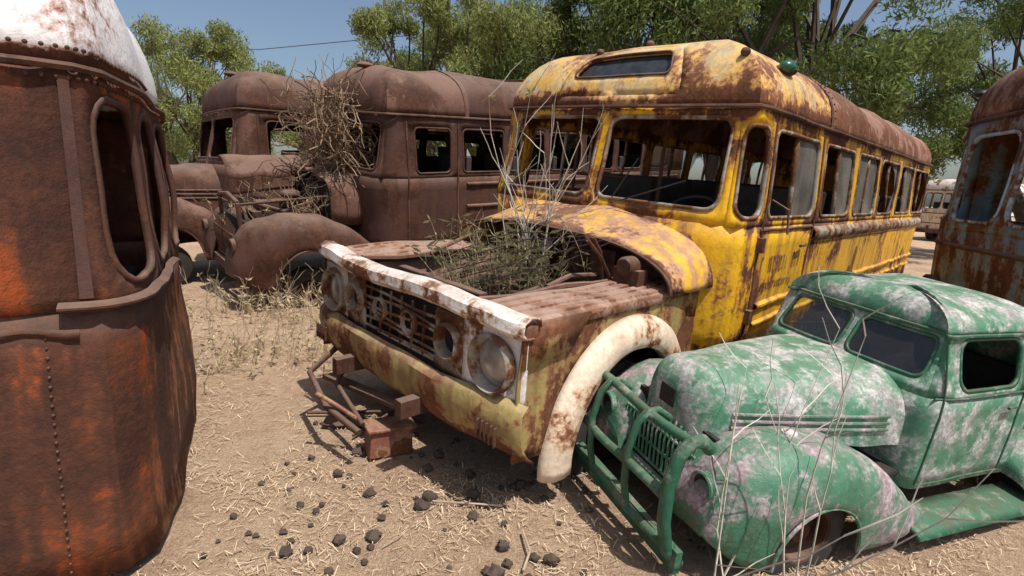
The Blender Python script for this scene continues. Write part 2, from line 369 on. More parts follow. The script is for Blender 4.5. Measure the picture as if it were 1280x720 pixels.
# ------------------------------------------------------------ yellow bus
def yellow_bus():
    par,M=empty('yellow_school_bus',POSE['YB'])
    XR=-7.6;CX=-2.4
    S=Shell(-.76,XR,1.14,.36,.42,.3,.5,.66,1.55,2.26,.54,.14,.05,.85,.5,dent=.022,pw=.72,q=.9)
    wl=[(-1.24,-2.2,'h')]
    x=-2.36
    for g in ('h','g','s','h','s'): wl.append((x,x-.90,g));x-=1.02
    wsh=[(0,1.04,.035,.99,1.6,2.2),(1.04,S.ux(-1.18),1.075,S.ux(-1.13),1.57,2.16)]
    build_shell(par,S,(M_yel,M_yroof,M_cap,M_rust2,M_yel),wl,wsh,(1.57,2.16),sign=(.44,.26,.50),capx=CX,frames=M_alu,sash=True)
    mb=MB();ul=S.ux(XR+.2)
    for sg in (1,-1):
        strip(mb,S,sg*S.ux(-2.28),sg*ul,1.38,1.50,.03,60,0)
        strip(mb,S,sg*S.ux(-1.3),sg*ul,.93,.98,.025,60,1);strip(mb,S,sg*S.ux(-1.3),sg*ul,.80,.84,.02,60,1)
    mb.obj('side_rub_rails',[M_alu,M_yel],par,solid=.004)
    mb=MB()
    for xx in (-1.20,-2.26):mb.tube([S.pos(S.ux(xx),z,.004) for z in lin(.7,2.2,10)],.009,6)
    mb.tube([S.pos(u,1.50,.004) for u in lin(S.ux(-1.17),S.ux(-2.26),8)],.009,6)
    for z in (.9,1.4):mb.box(S.pos(S.ux(-1.18),z,.02),(.06,.04,.1))
    mb.tube([S.pos(S.ux(-2.1),1.36,.03),S.pos(S.ux(-1.96),1.36,.04)],.012,6)
    mb.tube([S.pos(S.ux(-1.22),1.7,.03),S.pos(S.ux(-1.15),1.65,.16),S.pos(S.ux(-1.15),1.5,.18)],.008,5)
    mb.obj('door_edges',M_rust2,par)
    mb=MB();random.seed(3);x=-1.3
    for row,(za,zb) in enumerate(((1.19,1.31),(1.06,1.12))):
        for i in range(12 if row==0 else 14):
            u=S.ux(x-(.072 if row==0 else .05)*i);wd=.03+random.random()*.015 if row==0 else .025
            if random.random()<.15:continue
            mb.grid(lambda a,b:S.pos(a,b,.003),[u,u+wd*.4],[za,zb])
            if random.random()<.7:mb.grid(lambda a,b:S.pos(a,b,.0035),[u,u+wd],[zb-.025,zb])
            if random.random()<.5:mb.grid(lambda a,b:S.pos(a,b,.004),[u,u+wd],[za,za+.02])
            if random.random()<.5:mb.grid(lambda a,b:S.pos(a,b,.0045),[u+wd*.7,u+wd*1.1],[za,zb])
    mb.obj('faded_lettering',M_let,par)
    mb=MB()
    rivets(mb,[S.roof(sg*S.ux(CX+d),t,.012) for sg in (1,-1) for d in (.05,-.05) for t in lin(.03,.95,16)],.007)
    rivets(mb,[S.pos(u,2.235,.004) for u in lin(-2.2,2.2,60)],.006)
    rivets(mb,[S.pos(sg*u,z,.004) for sg in(1,) for z in (1.36,.89) for u in lin(S.ux(-2.2),S.ux(-5.8),40)],.006)
    mb.obj('rivets',M_rust2,par)
    mb=MB()
    for u,t,mi in ((-1.3,.4,1),(1.1,.40,1),(.0,.75,1),(-.55,.62,1)):
        p=S.roof(u,t,.012);mb.sph(p,(.04,.03,.028),10,6,mi)
    p=S.roof(1.68,.34,.03);mb.sph(p,(.075,.055,.045),12,8,0);p=S.roof(1.68,.34,.0);mb.sph(p,(.10,.08,.04),12,6,1)
    mb.obj('marker_lamps',[M_lgreen,M_rust2],par)
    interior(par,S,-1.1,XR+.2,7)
    mb=MB();mb.lathe((0,0,0),[(.2,-.012),(.215,0),(.2,.012),(.185,0),(.2,-.012)],'z',24)
    st=mb.obj('steering_wheel',M_black,par);st.location=(-1.3,.55,1.55);st.rotation_euler=(0,radians(35),0)
    mb=MB();mb.tube([(-1.3,.55,1.55),(-.95,.55,1.1)],.02);mb.box((-.98,0,1.38),(.2,2.0,.3));mb.obj('dashboard',M_rust,par,bevel=.02)
    mb=MB()
    for y in(-.75,.15):mb.tube([(-1.5,y,.95),(-1.5,y,2.6)],.016,6)
    mb.tube([(-1.5,-.75,1.75),(-1.5,-.2,1.75)],.014,6);mb.obj('grab_poles',M_rust2,par)
    def cw(y,x,w=1.0):
        t=(x+.34)/(-.82+.34);zt=1.38+.18*t;zb=1.12;a=min(abs(y)/w,1)
        return zb+(zt-zb)*max(0,(1-a**3.0))**.5
    ys=[sin(pi/2*q)*1.0 for q in lin(-1,1,36)]
    mb=MB();mb.grid(lambda y,x:(x+.02*noise.noise(Vector((x*3,y*3,0))),y*(1+.06*(-(x+.34))),cw(y,x)+.026*noise.noise(Vector((x*4,y*3,1)))),ys,lin(-.34,-.84,8))
    mb.obj('cowl',M_cowl,par,solid=.02)
    mb=MB();mb.tube([(-.33,y,cw(y,-.34)) for y in ys],.012,6);mb.tube([(-.78,y,cw(y,-.78)+.012) for y in ys],.010,6)
    mb.obj('cowl_edge',M_rust2,par)
    mb=MB();mb.grid(lambda y,z:(-.66,y,.5+(cw(y,-.5)-.05-.5)*z),lin(-.93,.93,12),[0,.5,1]);
    mb.box((-.6,-.3,1.2),(.1,.3,.2));mb.box((-.6,.35,1.15),(.12,.2,.24));mb.obj('firewall',M_rust2,par)
    for sg in (1,-1):
        mb=MB();yi=.60 if sg>0 else .52
        def ft(a,x):
            y=yi+(.955-yi)*a
            rib=.010*(1 if int(a*9)%2 else 0) if .1<a<.9 else 0
            edge=-.05*max(0,(a-.93)/.07)**2
            return (x,sg*y,1.115+rib+edge+.022*noise.noise(Vector((x*2.5,y*2,sg)))+(.03*sin((x+.4)*2.4) if sg<0 else 0))
        aa=sorted([i/9+e for i in range(1,9) for e in (-.006,.006)]+[0,1,.96])
        mb.grid(ft,aa,lin(-.62,.84,20));mb.obj('fender_top_%d'%(1 if sg>0 else 2),M_ftop,par,solid=.012,ang=20)
        mb=MB();mb.tube([(x,sg*(yi),1.13+.01*sin(x*9)) for x in lin(-.5,.82,10)],.018,6)
        mb.grid(lambda x,z:(x,sg*(yi+.02+.02*sin(x*5)),z),lin(-.6,.8,8),[.55,.8,1.1]);mb.obj('inner_fender_%d'%(1 if sg>0 else 2),M_rust2,par,solid=.01)
        mb=MB();R=.56;cx,cz=-.02,.37;prs=[]
        for i in range(41):
            w=.07+(pi-.14)*i/40;ix,iz=cx+R*cos(w),cz+R*sin(w)
            dx,dz=cos(w),sin(w);ts=[]
            if dx>1e-6:ts.append((.86-cx)/dx)
            if dx<-1e-6:ts.append((-.86-cx)/dx)
            if dz>1e-6:ts.append((1.115-cz)/dz)
            t=min(ts);prs.append(((ix,iz),(cx+dx*t,cz+dz*t)))
        def side(i,q):
            a,b=prs[i];x=a[0]+(b[0]-a[0])*q;z=a[1]+(b[1]-a[1])*q
            return (x,sg*(.955+.018*noise.noise(Vector((x*3,z*3,sg)))),z)
        n=41;vs=[side(i,q) for q in (0,.33,.66,1) for i in range(n)]
        mb.add(vs,[(j*n+i,j*n+i+1,(j+1)*n+i+1,(j+1)*n+i) for j in range(3) for i in range(n-1)])
        for (sx) in (.86,-.86):
            mb.add([(sx,sg*.957,.9),(sx,sg*.957,1.115),(sx*.45,sg*.957,1.115),(sx*.6,sg*.958,.95)],[(0,1,2,3)])
        mb.obj('fender_side_%d'%(1 if sg>0 else 2),M_fside,par,solid=.012)
        mb=MB();pr=[(.69,.955),(.675,.99),(.635,1.025),(.58,1.04),(.53,1.04),(.50,1.02),(.495,.97)];vs=[];nn=44
        for i in range(nn+1):
            w=-.16+(pi+.32)*i/nn
            for (r,y) in pr:
                k=1+.03*noise.noise(Vector((w*1.5,r,sg)));vs.append((cx+r*k*cos(w),sg*y,cz+r*k*sin(w)*.97))
        m=len(pr);mb.add(vs,[(i*m+j,i*m+j+1,(i+1)*m+j+1,(i+1)*m+j) for i in range(nn) for j in range(m-1)])
        mb.obj('wheel_flare_%d'%(1 if sg>0 else 2),M_cream,par,solid=.008)
    mb=MB();X=.86
    hd=[(X-.04,1.115),(X-.03,1.155),(X+.03,1.165),(X+.075,1.14),(X+.08,1.09),(X+.05,1.06),(X-.0,1.055)]
    ys=lin(-.98,.98,30);bow=lambda y:-.05*(abs(y)/.98)**4
    mb.add([(a+bow(y)+.014*noise.noise(Vector((y*4,z,1))),y,z+.012*sin(y*5)+.008*noise.noise(Vector((y*6,a,2)))) for y in ys for a,z in hd],[(i*7+j,i*7+j+1,(i+1)*7+j+1,(i+1)*7+j) for i in range(30) for j in range(6)])
    mb.obj('grille_header',M_white,par,solid=.01)
    mb=MB();hl=[]
    fp=lambda y,z:(X+.03+bow(y)-.02*(1.05-z),y,z)
    for sg in (1,-1):
        a,b=(.58,.97) if sg>0 else (-.97,-.58)
        cell(mb,fp,(a,b,.72,1.05),(sg*.775-.135,sg*.775+.135,.745,1.015),.13,k=9,m=2,mi=0)
        hl.append((sg*.775,.88,.128));hl.append((sg*.47,.90,.078))
        a,b=(.36,.58) if sg>0 else (-.58,-.36)
        cell(mb,fp,(a,b,.72,1.05),(sg*.47-.085,sg*.47+.085,.815,.985),.08,k=9,m=2,mi=1)
    mb.obj('headlight_panels',[M_white,M_grp],par,solid=.015)
    mb=MB()
    for y,z,r in hl:
        x0=X+.02+bow(y)
        big=r>.1
        mb.lathe((x0,y,z),[(r+.02,0),(r+.018,.035),(r+.006,.045),(r*.96,.02),(r*.9,-.02)],'x',28,3)
        mb.lathe((x0,y,z),[(r*.93,-.02),(r*.7,.0),(r*.4,.012),(.001,.015)],'x',28,1) if big else mb.lathe((x0,y,z),[(r*.93,-.02),(r*.5,-.07),(.001,-.08)],'x',24,2)
    mb.obj('headlights',[M_cream,M_lens,M_dark,M_alu],par)
    mb=MB()
    for i in range(6): mb.tube([(X+.02+.008*sin(y*9+i),y,.77+.045*i+.010*sin(y*7+i*2)) for y in lin(-.36,.36,10)],.008,6)
    for i in range(7): mb.box((X+.0,-.33+.66*i/6,.88),(.01,.01,.28))
    for y in (-.18,.12):mb.lathe((X+.02,y,.9),[(.07,0),(.072,.02),(.06,.025),(.055,.0)],'x',20)
    mb.box((X-.05,0,.88),(.02,1.6,.3),mi=1)
    mb.obj('grille_bars',[M_grp,M_dark],par)
    mb=MB()
    vz=[(.74,.05),(.70,.085),(.62,.09),(.52,.07),(.46,.03),(.42,-.02)]
    mb.add([(X+a+bow(y)*1.5+.022*noise.noise(Vector((y*2.5,z*3,3))),y,z+.018*noise.noise(Vector((y*3,z,0)))) for y in lin(-1,1,40) for z,a in vz],[(i*6+j,i*6+j+1,(i+1)*6+j+1,(i+1)*6+j) for i in range(40) for j in range(5)])
    mb.obj('front_valance',M_fside,par,solid=.012)
    mb=MB()
    for sg in (1,-1):
        for i in range(5):mb.box((X+.072,sg*(.78+.03*i),.57),(.02,.008,.10))
    for y in (-.4,.3):
        mb.box((X-.2,y,.5),(.8,.06,.1))
    mb.tube([(X,-.75,.48),(X+.22,-.7,.36),(X+.30,-.3,.30),(X+.28,.05,.28)],.020);mb.tube([(X,-.55,.5),(X+.16,-.45,.36),(X+.2,-.05,.26)],.016)
    mb.box((X+.05,-.35,.33),(.08,.9,.03),Matrix.Rotation(.15,3,'X'))
    mb.obj('frame_and_louvres',M_rust,par,bevel=.005)
    mb=MB()
    for sg in (1,-1):
        wheel(mb,-.02,sg*.80,.33,.40,.2,sg);wheel(mb,-5.4,sg*.95,.40,.43,.25,sg)
    mb.obj('wheels',[M_tire,M_rust],par)
    mb=MB();mb.box((-3.9,0,.62),(6.6,1.6,.1));mb.box((-3,.4,.5),(6,.08,.16));mb.box((-3,-.4,.5),(6,.08,.16));mb.tube([(-.02,-.8,.38),(-.02,.8,.38)],.05)
    mb.box((.1,0,.6),(1.2,1.1,.06))
    mb.obj('chassis',M_dark,par)
    mb=MB();mb.box((.0,0,.82),(.62,.34,.3));mb.box((.0,0,1.0),(.55,.2,.08));
    for i in range(4):mb.lathe((-.2+.14*i,.0,1.05),[(.001,.05),(.05,.04),(.05,-.03)],'z',12)
    mb.lathe((.42,.0,.85),[(.001,.0),(.17,.0),(.18,.03),(.14,.06),(.001,.07)],'x',20)
    mb.tube([(.3,.2,.95),(.1,.35,1.05),(-.3,.3,1.0)],.03);mb.tube([(.5,-.3,.8),(.2,-.4,1.0),(-.4,-.3,1.1)],.025)
    mb.box((.6,0,.85),(.06,.8,.5))
    mb.obj('engine_block',M_rust,par,bevel=.01)
    mb=MB();mb.tube([(-.3,.52,1.12),(-.22,.54,1.3),(-.1,.56,1.40),(.0,.6,1.42)],.018);mb.tube([(-.3,.6,1.12),(-.16,.6,1.28),(0.,.6,1.40)],.012)
    mb.tube([(-.31,.5,1.14),(.0,.5,1.16),(.3,.58,1.14)],.018)
    mb.lathe((-.28,.72,1.24),[(.001,.05),(.05,.05),(.065,.03),(.065,-.06),(.001,-.08)],'x',18);mb.box((-.3,.73,1.17),(.1,.18,.12))
    mb.tube([(-.35,-.7,1.15),(-.1,-.45,1.3),(.3,-.5,1.14)],.014)
    mb.obj('hood_hinges',M_rust2,par)
    mb=MB()
    for i in range(5):mb.tube([(-.4,.55-.05*i,1.38),(.1,.5-.1*i,1.25+.03*i),(.5,.2-.15*i,1.1)],.004,4)
    mb.obj('loose_wires',M_black,par)
    mb=MB();mb.tube([(-.7,.25,1.62),(-.74,.4,1.9)],.006,5);mb.tube([(-.72,.3,1.6),(-.78,.75,1.78)],.006,5);mb.obj('wipers',M_black,par)
    return par,M

def weeds(name,mat,bases,n,hmin,hmax,spread,curl=.15,r=.004,leaf=0,M=None,seed=1,rad=.1,branch=.5,lsz=1.,lm=None):
    random.seed(seed);mb=MB();
    for i in range(n):
        b=random.choice(bases);p=Vector((b[0]+random.gauss(0,rad),b[1]+random.gauss(0,rad),b[2]))
        h=random.uniform(hmin,hmax);d=Vector((random.gauss(0,spread),random.gauss(0,spread),1)).normalized();pts=[p.copy()];st=h/6
        for k in range(6):
            d=(d+Vector((random.gauss(0,curl),random.gauss(0,curl),random.gauss(0,curl*.4)))).normalized();p=p+d*st;pts.append(p.copy())
            if random.random()<branch:
                q=p.copy();e=(d+Vector((random.gauss(0,.6),random.gauss(0,.6),.1))).normalized();bb=[q.copy()]
                for z in range(3):
                    e=(e+Vector((random.gauss(0,.2),random.gauss(0,.2),0))).normalized();q=q+e*st*.5;bb.append(q.copy())
                mb.tube(bb,[r*.6,r*.5,r*.4,r*.25],3,cap=False)
            if leaf and random.random()<leaf:
                for z in range(4):
                    e=Vector((random.gauss(0,1),random.gauss(0,1),random.gauss(0,.7))).normalized();s=e.orthogonal().normalized()*.009*lsz;L=random.uniform(.03,.08)*lsz
                    mb.add([p,p+e*L*.5+s,p+e*L,p+e*L*.5-s],[(0,1,2,3)],1)
        mb.tube(pts,[r*(1-.12*k) for k in range(7)],3,cap=False)
    if M is not None: mb.v=[tuple(M@Vector(v)) for v in mb.v]
    return mb.obj(name,[mat,lm or M_weedleaf],merge=0)

# ------------------------------------------------------------ old style front (pontoon fenders, hood)
def old_front(par,mh,mf,sx=1.,sy=1.,sz=1.,zc=1.35,mgr=None,opened=False,dn=.010,arch=.46,skirt=0.,sunk=False,drop=.10):
    T=lambda p:(p[0]*sx,p[1]*sy,p[2]*sz)
    def hoodsec(x):
        t=max(0,(x+1.0)/1.62);hw=.66-.33*t**1.2;zt=zc-drop*t-.03*t*t;zb=.84
        if x>.46:
            q=min(1,(x-.46)/.2);k=sqrt(max(0,1-q*q))**.6;hw*=.35+.65*k;zt=zb+(zt-zb)*(.45+.55*k)
        return hw,zt,zb
    def hp(a,x):
        hw,zt,zb=hoodsec(x);s_=1 if a>=0 else -1;w=abs(a)*pi/2
        y=hw*max(0,sin(w))**.62*s_;z=zb+(zt-zb)*max(0,cos(w))**.55
        if abs(a)<.03:z+=.006
        return T((x+dn*.4*noise.noise(Vector((x*5,y*5,0))),y,z+dn*1.4*noise.noise(Vector((x*3,y*3,2)))))
    aa=lin(-1,1,36)
    if opened:
        mb=MB();mb.grid(hp,aa,lin(-1.02,-.42,10));mb.obj('cowl',mh,par,solid=.012)
        mb=MB()
        mb.grid(lambda x,q:T((x,-.30-.42*q,1.30+.22*sin(q*2.4)+.03*noise.noise(Vector((x*4,q*3,0))))),lin(-.5,.5,12),lin(0,1,8))
        mb.obj('bent_hood_panel',mh,par,solid=.012)
        mb=MB();mb.box(T((.0,0,.82)),(.75,.34,.34));mb.box(T((.0,0,1.03)),(.6,.16,.1));mb.lathe(T((.44,0,.85)),[(.001,0),(.2,0),(.2,.04),(.001,.05)],'x',18)
        for y in(-.38,.38):mb.tube([T((.58,y,.5)),T((.6,y,1.12))],.03,6);mb.tube([T((.58,y,1.1)),T((-.5,y*1.25,1.16))],.018,6)
        mb.tube([T((.6,-.38,1.12)),T((.6,0,1.17)),T((.6,.38,1.12))],.03,6);mb.tube([T((.3,.1,1.05)),T((.1,.4,1.0)),T((-.4,.3,1.1))],.03,6)
        mb.sph(T((-.1,.12,1.15)),(.13,.13,.06));mb.obj('engine',mf,par,bevel=.01)
        mb=MB();mb.box(T((-.5,0,.95)),(.04,1.1,.7));mb.obj('firewall',M_dark,par)
    else:
        mb=MB();xs=lin(-1.02,.46,18)+[.52,.57,.61,.64,.655,.66];mb.grid(hp,aa,xs)
        n=len(aa);e=[hp(a,.66) for a in aa];mb.add(e,[tuple(range(n))])
        mb.obj('hood',mh,par)
        mb=MB()
        for sg in (1,-1):
            for k,z in enumerate((.97,1.02,1.07)):
                pts=[]
                for x in lin(-.85,.40,12):
                    hw,zt,zb=hoodsec(x);zz=min(.98,(z-zb)/(zt-zb));y=hw*max(0,1-zz**(2/.55))**(.62/2)
                    pts.append(T((x,sg*(y+.008),z+.02*(-x)*.3)))
                mb.tube(pts,.012*sy,6)
        mb.box(T((.655,0,1.06)),(.03,.16*sy,.14*sz),mi=1)
        mb.obj('hood_trim',[mf,M_dark],par)
    st=np.array([(-1.12,.40,.90,.36),(-1.0,.46,.91,.34),(-.85,.60,.92,.32),(-.7,.73,.93,.30),(-.5,.86,.94,.30),(-.25,.96,.95,.3),(0,1.01,.95,.3),(.25,1.02,.94,.3),(.45,.98,.92,.33),(.6,.90,.88,.37),(.70,.78,.82,.42),(.76,.66,.76,.47),(.785,.58,.70,.50)])
    for sg in (1,-1):
        xs=list(np.linspace(-1.12,.6,50))+list(.6+.185*np.sin(np.linspace(.1,pi/2,12)))
        mb=MB();ns=20;vs=[]
        for x in xs:
            x=float(x)
            zt=float(np.interp(x,st[:,0],st[:,1]));yo=float(np.interp(x,st[:,0],st[:,2]));zb=float(np.interp(x,st[:,0],st[:,3]))-skirt
            if abs(x)<arch: zb=max(zb,.34-skirt+sqrt(arch**2-x*x)*.98)
            zb=min(zb,zt-.06);yi=.30 if x>-.3 else .30+.35*min(1,(-.3-x)/.6);yc=(yi+yo)/2+.03;zm=max(zt-.38,zb+.03)
            for j in range(ns):
                q=j/(ns-1)
                if q<.3: w=(1-q/.3)*pi/2;y=yc-(yc-yi)*max(0,sin(w))**.9;z=zt-.22*(1-max(0,cos(w))**.8)
                elif q<.75: w=(q-.3)/.45*pi/2;y=yc+(yo-yc)*max(0,sin(w))**.75;z=zm+(zt-zm)*max(0,cos(w))**.75
                else: y=yo-.02*(q-.75)*4;z=zm+(zb-zm)*(q-.75)/.25
                p=Vector((x*3,y*3,z*3+sg))
                vs.append(T((x,sg*(y+dn*noise.noise(p)),z+dn*.8*noise.noise(p+Vector((9,0,0))))))
        n=len(xs);mb.add(vs,[(i*ns+j,i*ns+j+1,(i+1)*ns+j+1,(i+1)*ns+j) for i in range(n-1) for j in range(ns-1)])
        mb.add(vs[-ns:],[tuple(range(ns))])
        mb.obj('front_fender_%d'%(1 if sg>0 else 2),mf,par,solid=.012)
        mb=MB();c=T((.765,sg*.60,.70));mb.lathe(c,[(.10,-.03),(.10,.012),(.088,.018),(.075,.0)],'x',24,0);mb.lathe(c,[(.08,.004),(.05,-.02),(.001,-.03)],'x',20,1)
        mb.obj('headlight_%d'%(1 if sg>0 else 2),[mf,M_dark],par)
        mb=MB();mb.tube([T((arch*cos(w),sg*.945,.34-skirt+arch*.98*sin(w))) for w in lin(.0,pi,20)],.012,6);mb.obj('arch_lip_%d'%(1 if sg>0 else 2),mf,par)
    g=mgr or mf;mb=MB()
    for i in range(17):
        y=-.4+.8*i/16;mb.tube([T((.66,y,.95-.25*abs(y))),T((.70,y,.75)),T((.68,y,.48))],.011,5)
    for z in (.48,.62,.78):mb.tube([T((.69,y,z)) for y in lin(-.42,.42,5)],.012,5)
    mb.box(T((.55,0,.7)),(.04,.9*sy,.45*sz),mi=1)
    mb.box(T((.72,0,.40)),(.05,1.3*sy,.10*sz))
    mb.obj('grille',[g,M_dark],par)
    mb=MB()
    for sg in (1,-1):
        if sunk: wheel(mb,0,sg*.72*sy,.16,.30,.18,sg)
        else: wheel(mb,0,sg*.76*sy,.36*sz,.38*sz,.18,sg)
    mb.obj('front_wheels',[M_dark if sunk else M_tire,M_rust],par)

def green_truck():
    par,M=empty('green_pickup_truck',POSE['GT'])
    S=Shell(-.98,-2.5,.80,.2,.5,.28,.6,.52,1.30,1.72,.23,.22,.10,.35,.45,dent=.016,pw=.6,q=.9,seed=9)
    wl=[(-1.27,-2.06,'s')]
    wsh=[(0,.74,.025,.68,1.37,1.69)]
    build_shell(par,S,(M_green,M_green,None,M_green2,M_green2),wl,wsh,(1.31,1.70),rr=.11,wrr=.08,glass=M_glass2,wglass='g')
    old_front(par,M_green,M_greenp,mgr=M_green,dn=.022,arch=.40,skirt=.08,drop=.02,zc=1.37)
    mb=MB()
    for xx in (-1.12,-2.16):mb.tube([S.pos(S.ux(xx),z,.003) for z in lin(.56,1.66,8)],.008,5)
    mb.tube([S.pos(u,.56,.003) for u in lin(S.ux(-1.12),S.ux(-2.16),8)],.008,5)
    mb.tube([S.pos(u,1.27,.006) for u in lin(S.ux(-1.05),S.ux(-2.4),10)],.009,5)
    mb.tube([S.pos(S.ux(-2.06),1.15,.03),S.pos(S.ux(-1.93),1.15,.035)],.012,6)
    mb.obj('door_edges',M_green2,par)
    mb=MB()
    for sg in (1,-1):
        mb.grid(lambda x,a:(x,sg*(.72+.30*a),.36-.05*a*a-(.03 if a>.9 else 0)+.012*noise.noise(Vector((x*4,a,0)))),lin(-2.5,-.95,20),[0,.3,.6,.85,1.])
    mb.obj('running_boards',M_green2,par,solid=.03)
    mb=MB()
    for sg in (1,-1):
        xs=lin(-3.5,-2.35,20);vs=[];ns=12
        for x in xs:
            q=(x+2.92)/.58;zt=.40+.45*sqrt(max(0,1-q*q));
            for j in range(ns):
                w=j/(ns-1)*pi/2;vs.append((x,sg*(.66+.28*max(0,sin(w))**.8),.36+(zt-.36)*max(0,cos(w))**.7))
        mb.add(vs,[(i*ns+j,i*ns+j+1,(i+1)*ns+j+1,(i+1)*ns+j) for i in range(20) for j in range(ns-1)])
    mb.obj('rear_fenders',M_green,par,solid=.01)
    mb=MB();mb.box((-3.1,0,.62),(1.1,1.2,.05));
    for sg in (1,-1):mb.box((-3.1,sg*.62,.80),(1.1,.04,.36))
    mb.box((-3.64,0,.8),(.04,1.2,.36));mb.obj('cargo_bed',M_green,par,bevel=.01)
    mb=MB()
    for sg in (1,-1):wheel(mb,-2.9,sg*.78,.36,.38,.18,sg)
    mb.obj('rear_wheels',[M_tire,M_green2],par)
    mb=MB()
    for y,b,r in ((-.74,0,.045),(.62,0,.045),(-.3,.03,.028),(.2,.03,.028)):
        mb.tube([(.78,y,.98),(.86+b,y,1.05),(.95+b,y+.01,1.05),(1.01+b,y,.97),(1.05+b,y-.01,.75),(1.04+b,y,.5),(.98+b,y,.28),(.86,y,.14)],r,10)
    for z,b in ((1.04,-.06),(.66,.05),(.30,-.01)):
        mb.tube([(.99+b+.03*(1-(y/.7)**2),y,z+.012*sin(y*6+z*9)) for y in lin(-.76,.64,10)],.034,10)
    mb.box((.93,-.05,.22),(.05,1.5,.16))
    mb.obj('brush_guard',M_green2,par)
    mb=MB();mb.box((-.9,0,.42),(3.,.7,.12));mb.box((-1.6,0,.62),(1.5,1.4,.06));mb.box((-2.0,0,.95),(.5,1.3,.3));mb.box((-2.3,0,1.15),(.12,1.3,.5));mb.obj('chassis_and_seat',M_dark,par,bevel=.02)
    mb=MB();mb.lathe(( .12,.62,1.015),[(.001,.03),(.05,.025),(.055,.0)],'z',16);mb.obj('fender_lamp',M_white,par)
    mb=MB();mb.lathe((0,0,0),[(.19,-.012),(.2,0),(.19,.012),(.18,0),(.19,-.012)],'z',20);o=mb.obj('steering_wheel',M_black,par);o.location=(-1.35,.35,1.3);o.rotation_euler=(0,radians(35),0)
    return M

def rusty_bus(name,pose,mat,mat2,front=True,seed=0,XR=-7.5,frames=None,opened=False):
    par,M=empty(name,pose)
    S=Shell(-.76,XR,1.14,.40,.5,.3,.5,.62,1.55,2.27,.58,.16,.06,.7,.4,dent=.035,pw=.6,q=.85,seed=seed)
    wl=[(-1.30,-1.85,None)];x=-2.02
    while x>XR+.8: wl.append((x,x-.72,None));x-=.81
    wsh=[(0,1.08,.035,1.0,1.6,2.18)]
    build_shell(par,S,(mat,mat,mat2,mat2,mat),wl,wsh,(1.57,2.14),capx=-2.1,frames=frames)
    mb=MB()
    for sg in (1,-1):
        for z in (1.40,1.1,.85):strip(mb,S,sg*S.ux(-2.1),sg*S.ux(XR+.3),z,z+.05,.025,50)
    for xx in (-1.2,-1.95):mb.tube([S.pos(S.ux(xx),z,.004) for z in lin(.66,2.2,8)],.015,5)
    for sg in (1,-1):mb.tube([S.roof(sg*S.ux(-3.6),t,.02) for t in lin(0,1,10)],.02,5)
    p=S.roof(0.,.75,.03);mb.sph((p[0],p[1],p[2]),(.12,.09,.04))
    mb.obj('rails_and_seams',mat2,par)
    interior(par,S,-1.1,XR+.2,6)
    if front: old_front(par,mat2,mat,.98,1.06,1.08,zc=1.42,opened=opened,dn=.05,sunk=True,skirt=.10,arch=.43)
    mb=MB();mb.box((-3.8,0,.55),(6.2,1.7,.12))
    for sg in (1,-1):wheel(mb,-5.2,sg*.92,.30,.42,.25,sg)
    mb.obj('chassis',[M_tire,M_rust],par)
    return M,S,par
def tangle(name,mat,C,rad,n,M,seed,r=.008):
    random.seed(seed);mb=MB()
    for i in range(n):
        f=random.random();k0=.45+.55*f   # wider toward the top, trailing down
        p=Vector([C[0]+random.gauss(0,rad[0]*.5)*k0-.25*(1-f),C[1]+random.gauss(0,rad[1]*.5)*k0,C[2]+rad[2]*(f*2-1)*.8]);d=Vector((random.gauss(0,.7),random.gauss(0,.7),random.gauss(0,1.2))).normalized();pts=[p.copy()]
        for k in range(6):
            d=(d+Vector((random.gauss(0,.35),random.gauss(0,.35),random.gauss(-.05,.35)))).normalized();p=p+d*rad[2]*.13;pts.append(p.copy())
        mb.tube(pts,[r*random.uniform(.4,1.1)]*7,3,cap=False)
    mb.v=[tuple(M@Vector(v)) for v in mb.v];return mb.obj(name,mat,merge=0)
def flat_bus(name,pose,mats,XR=-7,z1=1.45,z2=2.18,ze=2.3,frames=None,D=.4,e=.5,h=.5,z0=.45,wsh=None,slope=.08,dent=.012,low=.05,seed=2,rails=True,front=True,x0=-.62):
    par,M=empty(name,pose)
    S=Shell(0,XR,1.16,D,e,.4,.5,z0,z1,ze,h,slope,.05,.6,.5,dent=dent,low=low,pw=.6,q=.85,seed=seed)
    wl=[];x=x0
    while x>XR+.8: wl.append((x,x-.72,None));x-=.81
    wsh=wsh or [(0,.78,.035,.74,z1+.02,z2),(.78,1.36,.82,1.27,z1+.02,z2)]
    build_shell(par,S,mats,wl,wsh,(z1,z2),frames=frames,wrr=.13)
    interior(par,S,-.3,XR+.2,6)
    mb=MB()
    if rails:
        for z in (1.25,.8):strip(mb,S,-S.ux(XR+.5),S.ux(XR+.5),z,z+.04,.02,80)
    for sg in (1,-1):
        if front: mb.lathe((-.02,sg*.8,.85),[(.13,.0),(.13,.05),(.11,.06),(.1,.03)],'x',20);mb.lathe((.0,sg*.8,.85),[(.1,.02),(.001,.04)],'x',20)
        wheel(mb,-1.6,sg*.95,.38,.42,.25,sg);wheel(mb,-5.4,sg*.95,.42,.42,.25,sg)
    if front: mb.box((.05,0,.45),(.08,2.1,.16))
    mb.obj('trim_and_wheels',[mats[3],M_tire],par)
    mb=MB();p=S.roof(-1.2,.3,.02);mb.sph(p,(.06,.06,.035));mb.obj('roof_lamp',M_black,par)
    return M,S,par
